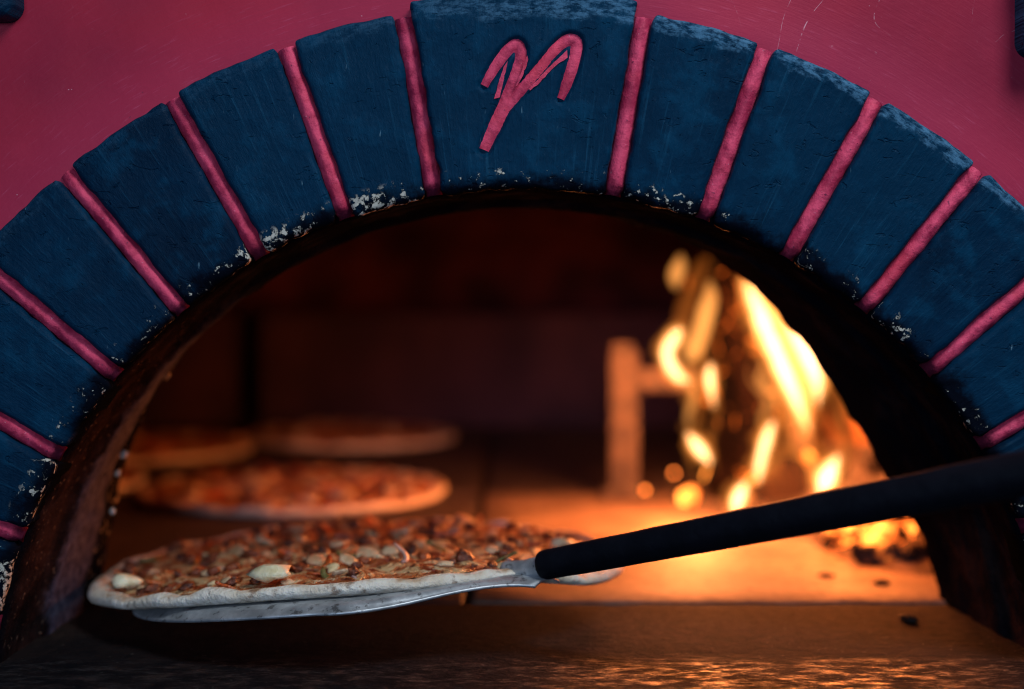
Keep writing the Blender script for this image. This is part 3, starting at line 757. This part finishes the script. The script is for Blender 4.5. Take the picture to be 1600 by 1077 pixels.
# ------------------------------------------------------------------ logs
def log(label, a, b, r, mat, endm, seed, wob=0.16, group=None):
    a, b = Vector(a), Vector(b); root = empty('log', a); root.rotation_euler = (b - a).to_track_quat('Z', 'Y').to_euler()
    tag(root, label, 'log', group); L = (b - a).length
    n = 20; path = [(0.004 * nz((k * 0.4, seed, 0)), 0.004 * nz((seed, k * 0.4, 3)), L * k / n) for k in range(n + 1)]
    v_, f_ = tube(path, [r * (1 - 0.06 * k / n) * (0.95 if k in (0, n) else 1) for k in range(n + 1)], 26, wob=wob, seed=seed, up=Vector((1, 0, 0)))
    obj('bark', v_, f_[:-2], mat, root)
    for z, s in ((0.001, -1), (L - 0.001, 1)):
        ev, ef = [(0, 0, z + s * 0.001)], []
        src = v_[:26] if s < 0 else v_[-26:]
        for q in src: ev.append((q.x, q.y, z))
        for k in range(26): ef.append((0, 1 + k, 1 + (k + 1) % 26))
        obj('cut_end', ev, ef, endm, root)
    return root
log('charred black log standing upright in the middle of the fire', P(1172, 800, 0.615), P(1134, 425, 0.665), 0.042, M['char'], M['char'], 1.0)
log('split log leaning at the far right of the fire, glowing orange', P(1388, 790, 0.70), P(1262, 452, 0.84), 0.036, M['wood'], M['wood'], 2.0)
log('thin log leaning behind the charred upright log', P(1292, 785, 0.80), P(1188, 440, 0.84), 0.034, M['wood'], M['char'], 3.0)
log('log lying with its round cut end towards the oven mouth', P(1226, 757, 0.545), P(1222, 752, 0.545) + Vector((0.02, 0.16, 0.005)), 0.025, M['char'], M['end'], 4.0, 0.07)
log('dark log lying low to the right of the round log end', P(1330, 775, 0.60), P(1312, 745, 0.78), 0.023, M['char'], M['char'], 5.0)

# ------------------------------------------------------------------ coals and ash
def ground(px, py): 
    d = CAMH * F / (py - HZ); return Vector(((px - 800) * d / F, d - D0, 0))
bm = bmesh.new()
def heap(x, y):
    return 0.020 * math.exp(-(((x - 0.315) / 0.050) ** 2 + ((y - 0.355) / 0.085) ** 2)) + 0.030 * math.exp(-(((x - 0.30) / 0.10) ** 2 + ((y - 0.66) / 0.15) ** 2)) + 0.03 * math.exp(-(((x - 0.36) / 0.07) ** 2 + ((y - 0.5) / 0.14) ** 2))
vs_, fs = [], []; nx, ny = 60, 90; x0, x1, y0, y1 = 0.15, 0.62, 0.19, 1.0
for j in range(ny + 1):
    for i in range(nx + 1):
        x, y = lerp(x0, x1, i / nx), lerp(y0, y1, j / ny); h = heap(x, y)
        vs_.append((x, y, -0.004 + h * (1 + 0.3 * fr((x, y, 0), 40)) + (0.003 * fr((x, y, 1), 70) if h > 0.004 else 0)))
for j in range(ny):
    for i in range(nx):
        a = j * (nx + 1) + i; fs.append((a, a + 1, a + nx + 2, a + nx + 1))
tag(obj('ash_bed', vs_, fs, M['ashbed']), 'grey ash and cinders heaped under the coals and logs', 'ash', kind='stuff')
rnd = random.Random(5); CM = [[lump(0.011, 50 + k, 2, 0.55, (1.2, 1.0, 0.8), 1.2) for k in range(4)] for _ in range(2)]
for k in range(4): CM[0][k].materials.append(M['coal']); CM[1][k].materials.append(M['ash'])
def coal(loc, s, hot, lab, grp):
    o = bpy.data.objects.new('coal', CM[0 if hot else 1][rnd.randrange(4)]); C.objects.link(o)
    o.location = loc; o.scale = (s * rnd.uniform(0.85, 1.2), s * rnd.uniform(0.85, 1.2), s); o.rotation_euler = [rnd.uniform(0, 6.28) for _ in range(3)]
    return tag(o, lab, 'coal', grp)
HL, DL = 'glowing orange coal in the heap by the right side of the arch', 'ashy dark coal in the heap by the right side of the arch'
for (px, py, sz) in ((1318, 848, 0.95), (1345, 838, 0.8), (1394, 820, 1.15), (1368, 834, 1.0), (1424, 836, 1.0), (1441, 858, 0.9), (1408, 848, 1.05), (1352, 812, 0.9), (1382, 800, 1.0), (1415, 806, 1.0), (1440, 822, 1.0), (1330, 826, 0.7), (1385, 856, 0.8), (1300, 838, 0.6), (1452, 840, 0.9), (1430, 858, 0.8), (1360, 856, 0.7), (1396, 838, 0.9)):
    yy = rnd.uniform(0.325, 0.375); coal(P(px, py, yy), sz * 1.18, True, HL, 'glowing coals of the right heap')
for (px, py, sz) in ((1356, 872, 0.9), (1388, 878, 1.1), (1418, 884, 1.15), (1444, 894, 1.1), (1404, 898, 0.9), (1432, 872, 0.9), (1372, 890, 0.7), (1340, 862, 0.6), (1455, 878, 1.0), (1462, 905, 0.9), (1426, 902, 0.7), (1398, 864, 0.8)):
    q = P(px, py, 0.29); q.z = max(q.z, 0.006 * sz); coal(q, sz * 0.85, False, DL, 'dark coals of the right heap')
for k in range(30):
    x, y = rnd.uniform(0.20, 0.40), rnd.gauss(0.63, 0.05)
    hot = rnd.random() < 0.3 and x < 0.31
    coal((x, y, heap(x, y) + 0.004), rnd.uniform(0.6, 1.1), hot, 'glowing coal under the burning logs' if hot else 'dark coal under the burning logs', 'glowing coals under the logs' if hot else 'dark coals under the logs')
sp_m = mat_flame('spark_glow', (1.0, 0.20, 0.03), 0.0, 9.0, 1.0); sp_me = lump(0.0022, 3, 2, 0.3); sp_me.materials.append(sp_m)
for (px, py, lab) in ((1053, 742, 'small red ember on the floor, higher of the two beside the grate post'), (1008, 769, 'small red ember on the floor, lower of the two beside the grate post')):
    o = bpy.data.objects.new('ember', sp_me); C.objects.link(o); o.location = ground(px, py) + Vector((0, 0, 0.002)); tag(o, lab, 'ember', 'stray embers on the floor')
for (px, py, s, lb) in ((1075, 782, 0.9, 'glowing coal rolled out furthest left of the fire'), (1125, 768, 1.1, 'glowing coal at the left foot of the charred upright log'), (1140, 752, 1.0, 'glowing coal just behind the one at the left foot of the log')):
    coal(ground(px, py + 6) + Vector((0, 0, 0.006)), s, True, lb, 'coals rolled out of the fire')
# crumbs and dark bits on the floor
crm = lump(0.004, 8, 2, 0.6, (1.5, 1, 0.5)); crm.materials.append(M['joint_fill'])
for k, (px, py) in enumerate(((1292, 902), (1378, 913), (1420, 968))):
    o = bpy.data.objects.new('cinder', crm); C.objects.link(o); o.location = ground(px, py) + Vector((0, 0, 0.001)); o.rotation_euler = (0, 0, k); s = (1, 1.2, 1.3)[k]; o.scale = (s, s, s)
    tag(o, ('small dark cinder on the floor tile left of the coal heap', 'dark cinder on the tile just in front of the coal heap', 'large dark cinder on the ledge by the right foot of the arch')[k], 'cinder', 'cinders on the oven floor')

# ------------------------------------------------------------------ fire
fire = tag(empty('fire', P(1190, 790, 0.66)), 'orange flames rising round the stacked logs', 'fire'); fo = Vector(fire.location)
FM = dict(outer=mat_flame('flame_outer', (1.0, 0.36, 0.075), 110.0, 0.4, 0.04), inner=mat_flame('flame_inner', (1.0, 0.45, 0.14), 230.0, 0.4, 0.03), core=mat_flame('flame_heart', (1.0, 0.56, 0.30), 420.0, 0.4, 0.03), mid=mat_flame('flame_body', (1.0, 0.36, 0.075), 95.0, 0.5, 0.06), veil=mat_flame('flame_edge', (1.0, 0.28, 0.040), 24.0, 0.3, 0.04), soft=mat_flame('flame_veil', (1.0, 0.24, 0.030), 14.0, 0.25, 0.05))
def flame(pts, y, m, flat=0.8, wob=0.12):
    pp = catmull([(P(a, b, y + (d[0] if d else 0)).x, y + (d[0] if d else 0), P(a, b, y + (d[0] if d else 0)).z, r * (y + D0) / F) for a, b, r, *d in pts], 5)
    v_, f_ = tube([Vector(q[:3]) - fo for q in pp], [max(0.0004, q[3]) for q in pp], 14, flat, wob, pts[0][0] * 0.01)
    par = obj('flame', v_, f_, FM[m if m != 'hot' else 'outer'], fire)
    if m == 'hot':
        for kk, mm in ((0.76, 'inner'), (0.50, 'core')):
            c0, c1 = (int(len(pp) * 0.06), len(pp) - int(len(pp) * 0.10)); sub = pp[c0:c1]
            v_, f_ = tube([Vector(q[:3]) - fo for q in sub], [max(0.0003, q[3] * kk * math.sin(math.pi * lerp(0.10, 0.93, k / (len(sub) - 1))) ** 0.5) for k, q in enumerate(sub)], 12, flat, wob * 1.5, pts[0][0] * 0.017 + kk)
            obj('flame_core', v_, f_, FM[mm], par)
        a, b = pp[0], pp[-1]; n = len(pp); ext = [pp[-1][k] + (pp[-1][k] - pp[-4][k]) * 1.6 for k in range(3)]
        q2 = [list(q) for q in pp] + [[lerp(b[k], ext[k], 0.5) + 0.003 * nz((b[0] * 90, k, 1)) for k in range(3)] + [b[3]], ext + [0.0004]]
        for k, q in enumerate(q2[:-1]): q[3] = q[3] * 1.35 + 0.0030 * (1 - k / n * 0.4)
        v_, f_ = tube([Vector(q[:3]) + Vector((0, 0.006, 0)) - fo for q in q2], [max(0.0004, q[3]) for q in q2], 14, flat * 0.8, 0.45, pts[0][1] * 0.013)
        obj('flame', v_, f_, FM['veil'], fire)
# big right-hand tongues
flame([(1266, 678, 3), (1256, 655, 9), (1243, 620, 15), (1224, 575, 19), (1202, 525, 19), (1186, 485, 20), (1172, 455, 15), (1160, 430, 4)], 0.545, 'hot', 0.7, 0.25)
flame([(1276, 640, 3), (1277, 605, 14), (1268, 570, 20), (1250, 535, 19), (1230, 505, 13), (1214, 484, 3)], 0.565, 'hot', 0.7, 0.25)
flame([(1246, 655, 2), (1262, 625, 9), (1262, 600, 8), (1250, 570, 2)], 0.54, 'mid', 0.8, 0.2)
flame([(1262, 690, 4), (1248, 625, 20), (1220, 545, 27), (1194, 482, 26), (1170, 435, 12), (1152, 402, 3)], 0.575, 'mid', 0.6, 0.3)
flame([(1300, 690, 4), (1304, 630, 12), (1296, 580, 15), (1270, 530, 12), (1240, 490, 3)], 0.60, 'soft', 0.7, 0.25)
flame([(1238, 668, 3), (1216, 610, 9), (1196, 545, 10), (1180, 490, 9), (1168, 450, 3)], 0.53, 'soft', 0.7, 0.25)
# hooked tongues on the left
flame([(1078, 597, 6), (1062, 590, 13), (1047, 570, 14), (1043, 548, 14), (1055, 526, 16), (1066, 512, 8)], 0.54, 'hot', 0.7, 0.1)
flame([(1074, 566, 6), (1084, 548, 15), (1094, 522, 15), (1103, 490, 15), (1110, 462, 12), (1108, 440, 4)], 0.555, 'mid', 0.9, 0.1)
flame([(1052, 535, 4), (1068, 495, 16), (1080, 458, 14), (1094, 420, 12), (1112, 395, 3)], 0.63, 'soft', 0.8, 0.1)
flame([(1056, 452, 4), (1056, 432, 12), (1062, 412, 10), (1064, 398, 3)], 0.60, 'mid', 0.8, 0.05)
# small licks in front of the logs
flame([(1116, 640, 3), (1112, 615, 8), (1109, 592, 11), (1110, 574, 8), (1110, 566, 2)], 0.52, 'hot', 0.8, 0.08)
flame([(1110, 724, 6), (1098, 708, 13), (1084, 690, 12), (1072, 674, 3)], 0.52, 'hot', 0.8, 0.08)
flame([(1184, 756, 5), (1186, 735, 12), (1191, 710, 12), (1198, 685, 13), (1206, 664, 9), (1212, 656, 2)], 0.515, 'hot', 0.7, 0.08)
flame([(1190, 700, 4), (1204, 668, 14), (1224, 662, 14), (1238, 690, 8), (1240, 706, 2)], 0.53, 'soft', 0.8, 0.08)
flame([(1150, 806, 8), (1152, 785, 15), (1160, 765, 13), (1168, 752, 4)], 0.51, 'hot', 0.8, 0.08)
flame([(1282, 776, 8), (1290, 752, 20), (1300, 730, 16), (1312, 708, 4)], 0.51, 'hot', 0.8, 0.08)
flame([(1276, 770, 8), (1286, 735, 24), (1274, 700, 20), (1262, 672, 4)], 0.58, 'soft', 0.8, 0.08)
flame([(1330, 760, 4), (1334, 715, 9), (1322, 660, 9), (1310, 610, 2)], 0.62, 'soft', 0.8, 0.08)
# thin wisps running up the logs
rw = random.Random(21)
for k in range(15):
    x = rw.choice((rw.uniform(1078, 1120), rw.uniform(1180, 1290), rw.uniform(1180, 1300))); yb_ = rw.uniform(600, 770); L = rw.uniform(60, 150); sw = rw.uniform(-14, 14); r0 = rw.uniform(4, 9)
    lean = -0.30 * L if x > 1140 else 0.05 * L
    flame([(x, yb_, 2), (x + sw + lean * 0.2, yb_ - L * 0.25, r0), (x - sw * 0.5 + lean * 0.5, yb_ - L * 0.5, r0 * 1.1), (x + sw * 0.7 + lean * 0.8, yb_ - L * 0.78, r0 * 0.6), (x + lean, yb_ - L, 1)], rw.uniform(0.53, 0.60), rw.choice(('mid', 'veil', 'veil')), 0.8, 0.35)
for pts in ([(1092, 760, 3), (1078, 715, 7), (1092, 650, 8), (1078, 600, 9), (1094, 540, 8), (1102, 470, 6), (1120, 405, 2)],
            [(1262, 770, 3), (1270, 725, 9), (1256, 690, 10), (1268, 650, 12), (1246, 590, 10), (1226, 530, 8), (1196, 460, 6), (1176, 415, 2)],
            [(1180, 770, 3), (1196, 720, 7), (1186, 680, 7), (1204, 630, 6), (1192, 580, 5), (1200, 540, 2)],
            [(1120, 740, 3), (1112, 690, 6), (1122, 640, 6), (1112, 590, 5), (1124, 545, 2)],
            [(1308, 770, 3), (1322, 720, 8), (1312, 670, 7), (1318, 625, 6), (1300, 580, 2)]):
    flame(pts, 0.535, 'veil', 0.8, 0.5)
# the light the fire gives
WARM = (1.0, 0.25, 0.060)
lamp('fire_light', 'POINT', P(1085, 738, 0.45), 3.0, WARM, size=0.025)
lamp('fire_light', 'POINT', P(1085, 510, 0.47), 5.6, WARM, size=0.04)
lamp('fire_light', 'POINT', P(1310, 620, 0.60), 3.6, WARM, size=0.04)
lamp('ember_light', 'POINT', (0.272, 0.315, 0.062), 1.5, (1.0, 0.21, 0.035), size=0.03)
